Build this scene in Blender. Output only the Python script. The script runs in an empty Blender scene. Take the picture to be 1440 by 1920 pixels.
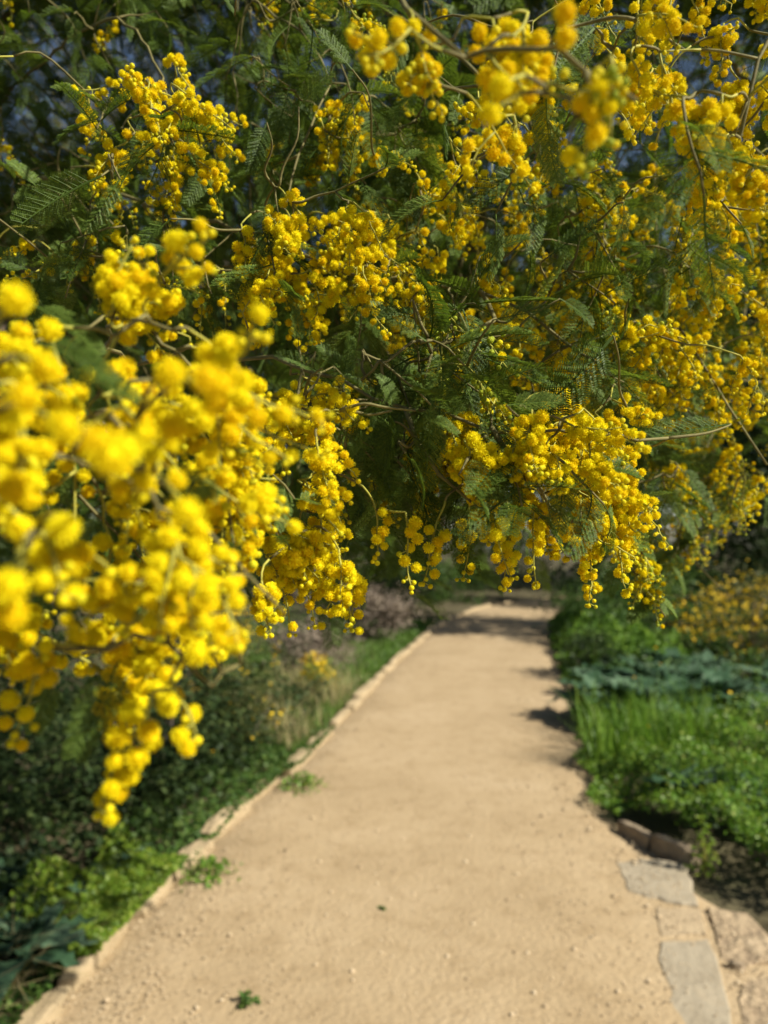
import bpy, math, random
import numpy as np
from mathutils import Vector, Matrix, Euler

# ------------------------------------------------------------------ camera, sky, sun, exposure
S = bpy.context.scene
COL = S.collection
FPX = 1387.0                      # focal length in photograph pixels (1440 x 1920)
CAM_H, HORIZON = 1.40, 1020.0
PITCH = math.atan((HORIZON - 960) / FPX)
cam_data = bpy.data.cameras.new('camera')
cam = bpy.data.objects.new('camera', cam_data); COL.objects.link(cam)
cam.location = (0, 0, CAM_H)
cam.rotation_euler = (math.pi / 2 + PITCH, 0, 0)
cam_data.sensor_fit = 'VERTICAL'; cam_data.sensor_height = 36.0
cam_data.lens = 36.0 * FPX / 1920
cam_data.clip_start = 0.02; cam_data.clip_end = 500
cam_data.dof.use_dof = True; cam_data.dof.focus_distance = 0.50; cam_data.dof.aperture_fstop = 6.2
S.camera = cam

SUN_EL, SUN_BACK = math.radians(40), math.radians(25)
sun_dir = Vector((math.cos(SUN_EL) * math.cos(SUN_BACK), -math.cos(SUN_EL) * math.sin(SUN_BACK), math.sin(SUN_EL)))
W = bpy.data.worlds.new('World'); S.world = W; W.use_nodes = True
wn = W.node_tree.nodes; wl = W.node_tree.links
sky = wn.new('ShaderNodeTexSky'); sky.sky_type = 'NISHITA'; sky.sun_disc = False
sky.sun_elevation = SUN_EL; sky.sun_rotation = math.atan2(sun_dir.x, sun_dir.y)
bg = wn['Background']; bg.inputs['Strength'].default_value = 0.05
wl.new(sky.outputs[0], bg.inputs['Color'])
sd = bpy.data.lights.new('sun', 'SUN'); sd.energy = 5.0; sd.angle = math.radians(0.5); sd.color = (1.0, 0.94, 0.83)
sun = bpy.data.objects.new('sun', sd); COL.objects.link(sun)
sun.rotation_euler = sun_dir.to_track_quat('Z', 'Y').to_euler(); sun.location = sun_dir * 30
S.view_settings.view_transform = 'Standard'; S.view_settings.look = 'None'
S.view_settings.exposure = 0.76; S.view_settings.gamma = 1.0
S.render.engine = 'CYCLES'
S.cycles.use_denoising = True
S.cycles.max_bounces = 8; S.cycles.transparent_max_bounces = 4
S.cycles.sample_clamp_indirect = 6

rng = np.random.default_rng(11)
R = random.Random(5)
CR = np.array([1., 0, 0]); CF = np.array([0, math.cos(PITCH), math.sin(PITCH)]); CU = np.array([0, -math.sin(PITCH), math.cos(PITCH)])
CO = np.array([0, 0, CAM_H])

def P(px, py, d):                 # a point seen at (px, py) of the photograph, d metres ahead
    return CO + d * (CF + CR * (px - 720) / FPX + CU * (960 - py) / FPX)
def G(px, py, z=0.0):             # ground point seen at (px, py)
    v = CF + CR * (px - 720) / FPX + CU * (960 - py) / FPX
    return CO + v * ((z - CAM_H) / v[2])
def proj(p):
    q = np.asarray(p) - CO
    d = q @ CF
    return 720 + FPX * (q @ CR) / d, 960 - FPX * (q @ CU) / d, d
def nrm(v):
    v = np.asarray(v, float)
    return v / (np.linalg.norm(v) + 1e-12)

# ------------------------------------------------------------------ materials
def newmat(name):
    m = bpy.data.materials.new(name); m.use_nodes = True
    nt = m.node_tree; nt.nodes.clear()
    return m, nt, nt.nodes, nt.links
def ramp(n, l, fac, stops):
    r = n.new('ShaderNodeValToRGB'); e = r.color_ramp.elements
    while len(e) < len(stops): e.new(0.5)
    for k, (p, c) in enumerate(stops):
        e[k].position = p; e[k].color = (*c, 1)
    l.new(fac, r.inputs[0]); return r.outputs[0]
def leafmat(name, stops, trans=0.35, rough=0.5, src='attr', tcol=None, spec=0.4):
    m, nt, n, l = newmat(name)
    out = n.new('ShaderNodeOutputMaterial')
    if src == 'attr':
        a = n.new('ShaderNodeAttribute'); a.attribute_name = 'rnd'; f = a.outputs['Fac']
    elif src == 'obj':
        a = n.new('ShaderNodeObjectInfo'); f = a.outputs['Random']
    else:                                     # 'both'
        a = n.new('ShaderNodeObjectInfo'); b = n.new('ShaderNodeAttribute'); b.attribute_name = 'rnd'
        x = n.new('ShaderNodeMath'); x.operation = 'MULTIPLY_ADD'
        l.new(a.outputs['Random'], x.inputs[0]); x.inputs[1].default_value = 0.5
        y = n.new('ShaderNodeMath'); y.operation = 'MULTIPLY'; l.new(b.outputs['Fac'], y.inputs[0]); y.inputs[1].default_value = 0.5
        l.new(y.outputs[0], x.inputs[2]); f = x.outputs[0]
    c = ramp(n, l, f, stops)
    p = n.new('ShaderNodeBsdfPrincipled'); l.new(c, p.inputs['Base Color'])
    p.inputs['Roughness'].default_value = rough; p.inputs['Specular IOR Level'].default_value = spec
    t = n.new('ShaderNodeBsdfTranslucent')
    if tcol:
        mx = n.new('ShaderNodeMix'); mx.data_type = 'RGBA'; mx.blend_type = 'MULTIPLY'; mx.inputs[0].default_value = 1
        l.new(c, mx.inputs[6]); mx.inputs[7].default_value = (*tcol, 1); l.new(mx.outputs[2], t.inputs['Color'])
    else:
        l.new(c, t.inputs['Color'])
    s = n.new('ShaderNodeMixShader'); s.inputs[0].default_value = trans
    l.new(p.outputs[0], s.inputs[1]); l.new(t.outputs[0], s.inputs[2]); l.new(s.outputs[0], out.inputs[0])
    return m
def roughmat(name, stops, scale=8, detail=8, rough=0.9, bump=0.4, bscale=60, bdist=0.01, second=None):
    m, nt, n, l = newmat(name)
    out = n.new('ShaderNodeOutputMaterial'); p = n.new('ShaderNodeBsdfPrincipled')
    tc = n.new('ShaderNodeTexCoord')
    no = n.new('ShaderNodeTexNoise'); no.inputs['Scale'].default_value = scale; no.inputs['Detail'].default_value = detail
    no.inputs['Roughness'].default_value = 0.65
    l.new(tc.outputs['Object'], no.inputs['Vector'])
    c = ramp(n, l, no.outputs['Fac'], stops)
    if second:
        n2 = n.new('ShaderNodeTexNoise'); n2.inputs['Scale'].default_value = second[0]; n2.inputs['Detail'].default_value = 6
        n2.inputs['Roughness'].default_value = 0.7
        l.new(tc.outputs['Object'], n2.inputs['Vector'])
        c2 = ramp(n, l, n2.outputs['Fac'], second[1])
        mx = n.new('ShaderNodeMix'); mx.data_type = 'RGBA'; mx.blend_type = 'MULTIPLY'; mx.inputs[0].default_value = 1
        l.new(c, mx.inputs[6]); l.new(c2, mx.inputs[7]); c = mx.outputs[2]
    l.new(c, p.inputs['Base Color']); p.inputs['Roughness'].default_value = rough
    p.inputs['Specular IOR Level'].default_value = 0.2
    nb = n.new('ShaderNodeTexNoise'); nb.inputs['Scale'].default_value = bscale; nb.inputs['Detail'].default_value = 6
    l.new(tc.outputs['Object'], nb.inputs['Vector'])
    b = n.new('ShaderNodeBump'); b.inputs['Strength'].default_value = bump; b.inputs['Distance'].default_value = bdist
    l.new(nb.outputs['Fac'], b.inputs['Height']); l.new(b.outputs[0], p.inputs['Normal'])
    l.new(p.outputs[0], out.inputs[0])
    return m

M = {}
M['bloom'] = leafmat('mimosa_yellow', [(0, (0.88, 0.62, 0.003)), (0.35, (0.93, 0.79, 0.006)), (1, (0.95, 0.89, 0.018))], 0.28, 0.75, 'both', spec=0.1)
M['bud'] = leafmat('mimosa_bud', [(0, (0.54, 0.56, 0.02)), (0.3, (0.80, 0.70, 0.008)), (1, (0.90, 0.74, 0.006))], 0.22, 0.6, 'both', spec=0.2)
M['greenbud'] = leafmat('mimosa_green_bud', [(0, (0.30, 0.40, 0.03)), (0.6, (0.48, 0.52, 0.03)), (1, (0.66, 0.60, 0.02))], 0.2, 0.6, 'both', spec=0.2)
M['frond'] = leafmat('frond_green', [(0, (0.040, 0.078, 0.011)), (0.5, (0.098, 0.160, 0.024)), (0.85, (0.160, 0.235, 0.042)), (1, (0.23, 0.28, 0.05))], 0.36, 0.55, 'both', (1.25, 1.2, 0.6), spec=0.2)
M['stem'] = roughmat('fresh_stem', [(0.3, (0.27, 0.27, 0.035)), (0.7, (0.40, 0.37, 0.06))], 60, 4, 0.6, 0.1, 300, 0.0005)
M['twig'] = roughmat('twig_bark', [(0.3, (0.11, 0.095, 0.035)), (0.7, (0.20, 0.18, 0.065))], 90, 6, 0.75, 0.5, 400, 0.0008)
M['bark'] = roughmat('bark', [(0.3, (0.07, 0.055, 0.04)), (0.7, (0.20, 0.16, 0.12))], 25, 8, 0.85, 0.7, 70, 0.01)

# ------------------------------------------------------------------ mesh helpers
def mk(name, V, F, mats, mi=None, smooth=False, rnd=None):
    """one mesh from a vertex array and faces (an array of quads/tris, or a list)"""
    me = bpy.data.meshes.new(name)
    V = np.asarray(V, np.float32)
    if isinstance(F, np.ndarray):
        k = F.shape[1]; nf = len(F)
        me.vertices.add(len(V)); me.vertices.foreach_set('co', V.ravel())
        me.loops.add(nf * k); me.loops.foreach_set('vertex_index', F.astype(np.int32).ravel())
        me.polygons.add(nf); me.polygons.foreach_set('loop_start', np.arange(nf, dtype=np.int32) * k)
        me.update(calc_edges=True)
    else:
        me.from_pydata(V.tolist(), [], F)
    for m in (mats if isinstance(mats, (list, tuple)) else [mats]): me.materials.append(m)
    if mi is not None: me.polygons.foreach_set('material_index', np.asarray(mi, np.int32))
    if smooth: me.polygons.foreach_set('use_smooth', np.ones(len(me.polygons), bool))
    if rnd is not None:
        a = me.attributes.new('rnd', 'FLOAT', 'POINT'); a.data.foreach_set('value', np.asarray(rnd, np.float32))
    me.update()
    return me
def wbase(o):
    v = np.zeros(3)
    while o is not None:
        v += np.array(o.location); o = o.parent
    return v
def put(name, me, parent=None, loc=(0, 0, 0), rot=None, scale=None, **kw):
    """link an object whose location is given in world space (parents are only ever moved, never turned)"""
    o = bpy.data.objects.new(name, me); COL.objects.link(o)
    loc = np.asarray(loc, float)
    if parent is not None:
        o.parent = parent; loc = loc - wbase(parent)
    o.location = loc
    if rot is not None: o.rotation_euler = rot
    if scale is not None: o.scale = (scale,) * 3 if np.isscalar(scale) else scale
    for k, v in kw.items(): o[k] = v
    return o
class MB:                          # collects tubes into one mesh
    def __init__(s): s.V = []; s.F = []; s.mi = []; s.n = 0
    def add(s, V, F, mi=0):
        V = np.asarray(V); s.V.append(V)
        s.F += [tuple(i + s.n for i in f) for f in F]; s.mi += [mi] * len(F); s.n += len(V)
    def tube(s, pts, rad, sides=5, mi=0):
        pts = np.asarray(pts, float); n = len(pts)
        rad = np.broadcast_to(np.asarray(rad, float), (n,))
        T = np.gradient(pts, axis=0); T /= np.linalg.norm(T, axis=1, keepdims=True) + 1e-12
        ref = np.array([0, 0, 1.]) if abs(T[0][2]) < 0.9 else np.array([1., 0, 0])
        A = np.cross(T, ref); A /= np.linalg.norm(A, axis=1, keepdims=True) + 1e-9
        B = np.cross(T, A)
        ang = np.arange(sides) * 2 * math.pi / sides
        V = (pts[:, None] + rad[:, None, None] * (A[:, None] * np.cos(ang)[None, :, None] + B[:, None] * np.sin(ang)[None, :, None])).reshape(-1, 3)
        F = [(i * sides + j, i * sides + (j + 1) % sides, (i + 1) * sides + (j + 1) % sides, (i + 1) * sides + j) for i in range(n - 1) for j in range(sides)]
        F.append(tuple(range(sides))[::-1]); F.append(tuple((n - 1) * sides + j for j in range(sides)))
        s.add(V, F, mi)
    def mesh(s, name, mats, smooth=True):
        return mk(name, np.concatenate(s.V), s.F, mats, s.mi, smooth)
def spline(pts, step=0.02):        # Catmull-Rom through points
    pts = np.asarray(pts, float)
    q = np.vstack([2 * pts[0] - pts[1], pts, 2 * pts[-1] - pts[-2]])
    out = []
    for i in range(1, len(q) - 2):
        k = max(2, int(np.linalg.norm(q[i + 1] - q[i]) / step))
        for t in np.linspace(0, 1, k, endpoint=False):
            a, b, c, d = q[i - 1], q[i], q[i + 1], q[i + 2]
            out.append(0.5 * (2 * b + (c - a) * t + (2 * a - 5 * b + 4 * c - d) * t * t + (3 * b - a - 3 * c + d) * t ** 3))
    out.append(pts[-1])
    return np.array(out)

# ------------------------------------------------------------------ ground, path
LE = np.array([(-1.05, -2), (-1.02, 1.6), (-0.98, 2.2), (-0.87, 3.03), (-0.685, 4.13), (-0.49, 4.85), (-0.19, 6.7), (0.35, 9.7), (1.3, 13.9), (3.0, 17.7), (6.5, 20.5), (11, 22)])
RE = np.array([(1.45, -2), (1.42, 1.6), (1.36, 2.2), (1.25, 2.9), (1.14, 3.66), (1.22, 4.5), (1.58, 6.26), (1.85, 7.77), (2.4, 10.8), (3.1, 13.6), (4.6, 16.2), (7.4, 18.6), (11.5, 20)])
LS, RS = spline(np.c_[LE, np.zeros(len(LE))], 0.12), spline(np.c_[RE, np.zeros(len(RE))], 0.12)
def lx(y): return np.interp(y, LS[:, 1], LS[:, 0])
def rx(y): return np.interp(y, RS[:, 1], RS[:, 0])

M['soil'] = roughmat('garden_soil', [(0.3, (0.05, 0.042, 0.022)), (0.55, (0.10, 0.085, 0.045)), (0.75, (0.07, 0.085, 0.03))], 1.5, 8, 0.95, 0.8, 12, 0.05)
M['sand'] = roughmat('sandy_path', [(0.25, (0.305, 0.225, 0.125)), (0.5, (0.385, 0.29, 0.168)), (0.75, (0.44, 0.34, 0.21))], 1.3, 10, 0.95, 0.55, 45, 0.012,
                     (9.0, [(0.3, (0.80, 0.77, 0.72)), (0.5, (0.98, 0.97, 0.96)), (0.72, (1, 1, 1))]))
g = np.linspace(-1, 1, 181)
ax = np.sign(g) * np.abs(g) ** 2.6 * 160
X, Y = np.meshgrid(ax, ax + 6)
Z = 0.05 * np.sin(X * 0.9 + 1) * np.cos(Y * 0.7) + 0.03 * np.sin(X * 2.1 + Y * 1.7)
dl = lx(np.clip(Y, -2, 22)) - X; dr = X - rx(np.clip(Y, -2, 20))
dd = np.clip(np.maximum(dl, dr), 0, 3)
Z = np.where(dd > 0, np.clip(dd, 0, 1) * (0.09 + Z) - 0.03, -0.03)
Z = np.where((Y > 22), Z * 0.5, Z)
V = np.c_[X.ravel(), Y.ravel(), Z.ravel()]
k = len(g); ii = (np.arange(k - 1)[:, None] * k + np.arange(k - 1)).ravel()
F = np.c_[ii, ii + 1, ii + k + 1, ii + k]
put('ground', mk('ground', V, F, M['soil'], smooth=True), kind='structure', label='dark garden soil under the planted beds', category='ground')
# the path, as a slightly uneven sheet
nL = 150
tl = np.linspace(0, 1, nL)
def resample(S_, n):
    d = np.r_[0, np.cumsum(np.linalg.norm(np.diff(S_, axis=0), axis=1))]
    return np.array([np.interp(np.linspace(0, d[-1], n), d, S_[:, c]) for c in range(2)]).T
PL, PR = resample(LS, nL), resample(RS, nL)
cols = 24
V = []
for i in range(nL):
    for j in range(cols):
        t = j / (cols - 1)
        x, y = PL[i] * (1 - t) + PR[i] * t
        z = 0.006 + 0.008 * math.sin(x * 3.1 + y * 1.3) * math.sin(y * 2.2 - x) + 0.012 * math.sin(math.pi * t)
        if j in (0, cols - 1): z = -0.02; x += (-0.06 if j == 0 else 0.06) + 0.03 * math.sin(i * 1.7)
        V.append((x, y, z))
F = np.array([(i * cols + j, i * cols + j + 1, (i + 1) * cols + j + 1, (i + 1) * cols + j) for i in range(nL - 1) for j in range(cols - 1)])
path = put('path', mk('path', V, F, M['sand'], smooth=True), kind='structure', label='pale sandy gravel path curving away between the beds', category='path')
def path_z(x, y): return 0.006 + 0.008 * math.sin(x * 3.1 + y * 1.3) * math.sin(y * 2.2 - x) + 0.010

# ------------------------------------------------------------------ stones
M['kerb'] = roughmat('kerb_stone', [(0.3, (0.26, 0.20, 0.112)), (0.6, (0.40, 0.31, 0.185)), (0.8, (0.47, 0.38, 0.245))], 7, 8, 0.9, 0.6, 40, 0.015)
M['flag'] = roughmat('flagstone', [(0.3, (0.26, 0.215, 0.145)), (0.55, (0.34, 0.29, 0.205)), (0.8, (0.40, 0.32, 0.21))], 6, 9, 0.85, 0.5, 35, 0.012)
M['flagsand'] = roughmat('flagstone_sandy', [(0.3, (0.34, 0.26, 0.16)), (0.7, (0.44, 0.34, 0.21))], 6, 9, 0.9, 0.5, 35, 0.012)
M['rock'] = roughmat('rough_rock', [(0.3, (0.22, 0.16, 0.10)), (0.55, (0.38, 0.29, 0.18)), (0.8, (0.46, 0.36, 0.24))], 9, 9, 0.9, 1.0, 18, 0.03)
M['mossrock'] = roughmat('dark_edging', [(0.3, (0.14, 0.105, 0.065)), (0.6, (0.32, 0.25, 0.165)), (0.8, (0.30, 0.27, 0.15))], 14, 8, 0.9, 0.8, 50, 0.01)
def block(name, a, b, w, h, mat, seed, parent, sink=0.03):
    """an irregular stone lying from a to b on the ground"""
    r = random.Random(seed); a = np.array(a[:2], float); b = np.array(b[:2], float)
    d = b - a; L = np.linalg.norm(d); d /= L; nn = np.array([-d[1], d[0]])
    V = []; prof = 7; seg = 5
    for i in range(seg + 1):
        t = i / seg; e = 1 - 0.22 * (abs(2 * t - 1) ** 6) - 0.05 * r.random()
        for j in range(prof):
            q = j / (prof - 1) * 2 - 1
            y = math.copysign(abs(q) ** 0.55, q) * w / 2 * e * r.uniform(.88, 1.06)
            z = h * e * (1 - abs(q) ** 5) * r.uniform(.88, 1.04) - (sink if abs(q) > .99 else 0)
            V.append((*(d * (t * L + r.uniform(-.012, .012)) + nn * y), z))
    F = [(i * prof + j, (i + 1) * prof + j, (i + 1) * prof + j + 1, i * prof + j + 1) for i in range(seg) for j in range(prof - 1)]
    F += [tuple(range(prof)), tuple(seg * prof + j for j in range(prof))[::-1]]
    return put(name, mk(name, V, F, mat, smooth=False), parent, (a[0], a[1], 0))
kerb = put('path_kerb', None, None, (LE[2][0], LE[2][1], 0), kind='structure', label='row of low pale stones edging the path', category='kerb')
y = 1.4; i = 0
while y < 19.5:
    L = R.uniform(.26, .5) * (1 + y * .05); y2 = y + L * 0.9
    x1, x2 = lx(y) - .05 + R.uniform(-.02, .02), lx(y2) - .05 + R.uniform(-.02, .02)
    L2 = math.hypot(x2 - x1, y2 - y)
    block('stone', (x1, y), (x2, y2), R.uniform(.075, .12), R.uniform(.03, .055), M['kerb'], i, kerb)
    y = y2 + R.uniform(.015, .07) * (3 if R.random() < .2 else 1); i += 1
for q in [((1162, 1556), (1222, 1588), .06, .062), ((1224, 1588), (1306, 1626), .07, .078)]:
    block('edging_stone', G(*q[0]), G(*q[1]), q[2], q[3], M['mossrock'], i, kerb, .04); i += 1
def slab(name, pxs, th, mat, seed, parent):
    """a flat irregular stone whose outline was read off the photograph"""
    r = random.Random(seed)
    pts = [G(*p)[:2] for p in pxs]; out = []
    for a, b in zip(pts, pts[1:] + pts[:1]):
        for t in (0, .33, .66):
            out.append(a * (1 - t) + b * t + np.array([r.uniform(-.007, .007), r.uniform(-.009, .009)]))
    c = np.mean(out, axis=0); n = len(out); V = []
    for sc, z in ((1.0, -0.02), (.995, th * .35), (.95, th), (.6, th * 1.02)):
        for p in out: V.append((*((p - c) * sc), z))
    V.append((0, 0, th * 1.02))
    F = [(k * n + j, k * n + (j + 1) % n, (k + 1) * n + (j + 1) % n, (k + 1) * n + j) for k in range(3) for j in range(n)]
    F += [(3 * n + j, 3 * n + (j + 1) % n, 4 * n) for j in range(n)]
    return put(name, mk(name, V, F, mat), parent, (c[0], c[1], path_z(c[0], c[1]) - .009))
slab('flagstone', [(1155, 1622), (1200, 1613), (1250, 1616), (1288, 1628), (1300, 1668), (1311, 1700), (1262, 1697), (1215, 1686), (1176, 1676), (1168, 1650)], .009, M['flag'], 1, path)
slab('flagstone', [(1228, 1706), (1312, 1708), (1326, 1758), (1240, 1762)], .009, M['flagsand'], 2, path)
slab('flagstone', [(1240, 1772), (1332, 1768), (1346, 1822), (1362, 1870), (1376, 1960), (1240, 1965), (1254, 1900), (1256, 1864), (1234, 1806)], .009, M['flag'], 3, path)
slab('flagstone', [(1326, 1700), (1400, 1716), (1440, 1752), (1470, 1800), (1400, 1812), (1350, 1800), (1338, 1750)], .009, M['rock'], 4, path)
slab('flagstone', [(1392, 1852), (1450, 1836), (1560, 1860), (1540, 1960), (1404, 1960), (1384, 1900)], .009, M['rock'], 5, path)
block('flagstone', G(1366, 1816), G(1394, 1824), .035, .03, M['mossrock'], 77, path)

# loose grit on the path
def grit(n):
    y = 1.6 + 9 * rng.random(n) ** 2.2; t = rng.random(n)
    t = np.where(rng.random(n) < .3, np.where(rng.random(n) < .5, t * .12, 1 - t * .12), t)
    x = lx(y) * (1 - t) + rx(y) * t
    s = rng.uniform(.0022, .006, n) * np.where(rng.random(n) < .05, 2.2, 1)
    oct_ = np.array([(1, 0, 0), (0, 1, 0), (-1, 0, 0), (0, -1, 0), (0, 0, .7), (0, 0, -.5)])
    V = oct_[None] * s[:, None, None] * rng.uniform(.6, 1.2, (n, 6, 1))
    V[:, :, 0] += x[:, None]; V[:, :, 1] += y[:, None]
    V[:, :, 2] += (np.vectorize(path_z)(x, y))[:, None] + .002
    f = np.array([(0, 1, 4), (1, 2, 4), (2, 3, 4), (3, 0, 4), (1, 0, 5), (2, 1, 5), (3, 2, 5), (0, 3, 5)])
    F = (f[None] + np.arange(n)[:, None, None] * 6).reshape(-1, 3)
    return V.reshape(-1, 3), F, np.repeat(rng.random(n), 6)
M['grit'] = leafmat('grit', [(0, (0.22, 0.16, 0.09)), (0.4, (0.48, 0.37, 0.23)), (1, (0.50, 0.40, 0.26))], 0.0, 0.9)
V, F, rr = grit(14000)
put('gravel', mk('gravel', V, F, M['grit'], rnd=rr), kind='stuff', label='fine loose grit scattered over the sandy path', category='gravel')

# ------------------------------------------------------------------ leaf clouds for background plants
def leaves(C, size, D=None, aspect=.45, fold=.25, up=0.5, curl=0):
    """folded diamond leaves at centres C"""
    n = len(C); size = np.broadcast_to(size, (n,))
    if D is None:
        D = rng.normal(size=(n, 3)); D[:, 2] *= .6
    D = D / (np.linalg.norm(D, axis=1, keepdims=True) + 1e-9)
    N = rng.normal(size=(n, 3)); N[:, 2] = np.abs(N[:, 2]) + up
    S_ = np.cross(D, N); S_ /= np.linalg.norm(S_, axis=1, keepdims=True) + 1e-9
    N = np.cross(S_, D)
    s = size[:, None]
    V = np.stack([C - D * s * .5, C + S_ * s * aspect * .5 + N * s * fold * .3, C + D * s * .5 - N * s * curl, C - S_ * s * aspect * .5 + N * s * fold * .3], 1)
    F = np.arange(n * 4).reshape(n, 4)
    return V.reshape(-1, 3), F, np.repeat(rng.random(n), 4)
def blob(n, c, r, clumps=40, cr=.28, low=0.0, shell=.55):
    """points in uneven clumps filling an ellipsoid of half-axes r centred on c"""
    u = rng.normal(size=(clumps, 3)); u /= np.linalg.norm(u, axis=1, keepdims=True)
    u *= (shell + (1 - shell) * rng.random((clumps, 1))) * rng.uniform(.75, 1.12, (clumps, 1))
    w = rng.uniform(.4, 1.6, clumps); k = rng.choice(clumps, n, p=w / w.sum())
    p = u[k] + rng.normal(size=(n, 3)) * cr * (.45 + .6 * rng.random(clumps)[k])[:, None]
    p = np.array(c) + p * np.array(r)
    p[:, 2] = np.where(p[:, 2] < low, low + rng.random(n) * .1 * r[2], p[:, 2])
    return p
def stems_mesh(base, top_c, top_r, n, r0):
    mb = MB()
    for i in range(n):
        a = R.uniform(0, 6.28); q = R.uniform(.2, .85)
        e = np.array(top_c) + np.array([math.cos(a) * q * top_r[0], math.sin(a) * q * top_r[1], R.uniform(-.1, .6) * top_r[2]])
        b = np.array(base) + np.array([R.uniform(-1, 1), R.uniform(-1, 1), 0]) * r0 * 1.5
        m = (b + e) / 2 + np.array([R.uniform(-.12, .12), R.uniform(-.12, .12), .1]) * np.array(top_r)
        p = spline([b - np.array([0, 0, .05]), m, e], np.linalg.norm(e - b) / 6)
        mb.tube(p, np.linspace(r0, r0 * .3, len(p)), 5)
    return mb
def shrub(name, label, cat, x, y, h, rxy, n, leaf, mat, group=None, flowers=None, clumps=45, cr=.26, aspect=.45, z0=None, stems=7, up=.5, fmat='shrubflower', barkm='bark'):
    o = put(name, None, None, (x, y, 0), label=label, category=cat)
    if group: o['group'] = group
    rz = h / 2; c = (x, y, rz * 1.02) if z0 is None else (x, y, (h + z0) / 2)
    if z0 is not None: rz = (h - z0) / 2
    rad = (rxy[0], rxy[1], rz)
    C = blob(n, c, rad, clumps, cr, .03)
    V, F, r = leaves(C, rng.uniform(.6, 1.3, n) * leaf, aspect=aspect, up=up)
    V[:, :2] -= (x, y)
    put('crown', mk('crown', V, F, mat, rnd=r), o, (x, y, 0))
    tr = h * .014 + .004
    sm = stems_mesh((0, 0, 0), (0, 0, c[2]), rad, stems, tr).mesh('stem', [M[barkm]])
    put('trunk' if z0 else 'stem', sm, o, (x, y, 0))
    if flowers:
        fn, fs = flowers
        C = blob(fn * 2, c, (rad[0] * 1.08, rad[1] * 1.08, rad[2] * 1.05), clumps, cr * .8, .05, .8)[:fn]
        V, F, r = leaves(C, rng.uniform(.6, 1.3, fn) * fs, aspect=.9, fold=.6, up=1)
        V[:, :2] -= (x, y)
        put('blossoms', mk('blossoms', V, F, M[fmat], rnd=r), o, (x, y, 0), kind='stuff')
    return o
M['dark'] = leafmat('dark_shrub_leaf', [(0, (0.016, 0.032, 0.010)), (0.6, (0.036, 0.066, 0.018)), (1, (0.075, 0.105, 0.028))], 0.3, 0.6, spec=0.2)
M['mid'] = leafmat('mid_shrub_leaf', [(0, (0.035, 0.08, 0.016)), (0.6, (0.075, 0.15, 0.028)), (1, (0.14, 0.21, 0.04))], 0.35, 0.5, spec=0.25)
M['olive'] = leafmat('olive_leaf', [(0, (0.05, 0.065, 0.018)), (0.6, (0.10, 0.12, 0.03)), (1, (0.16, 0.16, 0.035))], 0.32, 0.55)
M['bright'] = leafmat('weed_leaf', [(0, (0.055, 0.13, 0.012)), (0.6, (0.14, 0.28, 0.024)), (1, (0.25, 0.38, 0.045))], 0.42, 0.5)
M['lime'] = leafmat('lime_weed_leaf', [(0, (0.10, 0.19, 0.015)), (0.6, (0.18, 0.28, 0.025)), (1, (0.28, 0.34, 0.04))], 0.42, 0.5)
M['glauc'] = leafmat('glaucous_leaf', [(0, (0.026, 0.062, 0.028)), (0.6, (0.055, 0.11, 0.055)), (1, (0.12, 0.18, 0.11))], 0.15, 0.42, 'both', spec=0.3)
M['dry'] = leafmat('dry_twiggy_leaf', [(0, (0.13, 0.10, 0.075)), (0.6, (0.25, 0.20, 0.15)), (1, (0.34, 0.28, 0.20))], 0.2, 0.8)
M['straw'] = leafmat('straw', [(0, (0.30, 0.25, 0.11)), (0.6, (0.46, 0.39, 0.19)), (1, (0.36, 0.38, 0.13))], 0.35, 0.7)
M['turf'] = leafmat('turf', [(0, (0.06, 0.13, 0.015)), (0.6, (0.11, 0.22, 0.025)), (1, (0.17, 0.27, 0.05))], 0.4, 0.5)
M['shrubflower'] = leafmat('shrub_flower', [(0, (0.75, 0.46, 0.006)), (1, (0.85, 0.62, 0.02))], 0.3, 0.7)

# far trees that close the view behind the mimosa
TREES = [
    ('tall dark evergreen tree shading the far bend of the path', 6.5, 10.6, 7.5, 1.8, 2.2, 10000, .15, 'dark'),
    ('broad olive green tree at the end of the path', 1.2, 25, 15, 4.6, .15, 16000, .42, 'olive'),
    ('dense dark tree behind the bend, beyond the hedge', 7.5, 27, 15, 4.4, .2, 16000, .42, 'dark'),
    ('mid green tree standing beyond the yellow flowered bush', 11.5, 21, 9.0, 3.2, .2, 9000, .26, 'mid'),
    ('dark tree beyond the glaucous leaved plants, beside the mid green one', 8.8, 15.5, 6.5, 2.0, .2, 8000, .2, 'dark'),
    ('dark evergreen tree behind the grey dry bushes', -2.2, 17, 12, 3.2, .2, 14000, .28, 'dark'),
    ('tall olive green tree deep behind the mimosa', -7.0, 15, 9.5, 3.0, .6, 10000, .26, 'olive'),
    ('dark tree behind the shaded undergrowth', -4.4, 8.2, 5.0, 1.9, .3, 9000, .17, 'dark'),
    ('dark bushy tree far beyond the mid green tree', 17, 30, 13.0, 4.6, .3, 7000, .25, 'dark'),
    ('far dark tree closing the view beyond the olive tree', -6, 32, 15, 5.0, .3, 10000, .45, 'dark'),
]
for lab, x, y, h, r, z0, n, lf, mt in TREES:
    shrub('garden_tree', lab, 'tree', x, y, h, (r, r), n, lf, M[mt], 'trees closing the view', z0=z0, clumps=70, cr=.2, stems=9)

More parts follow.
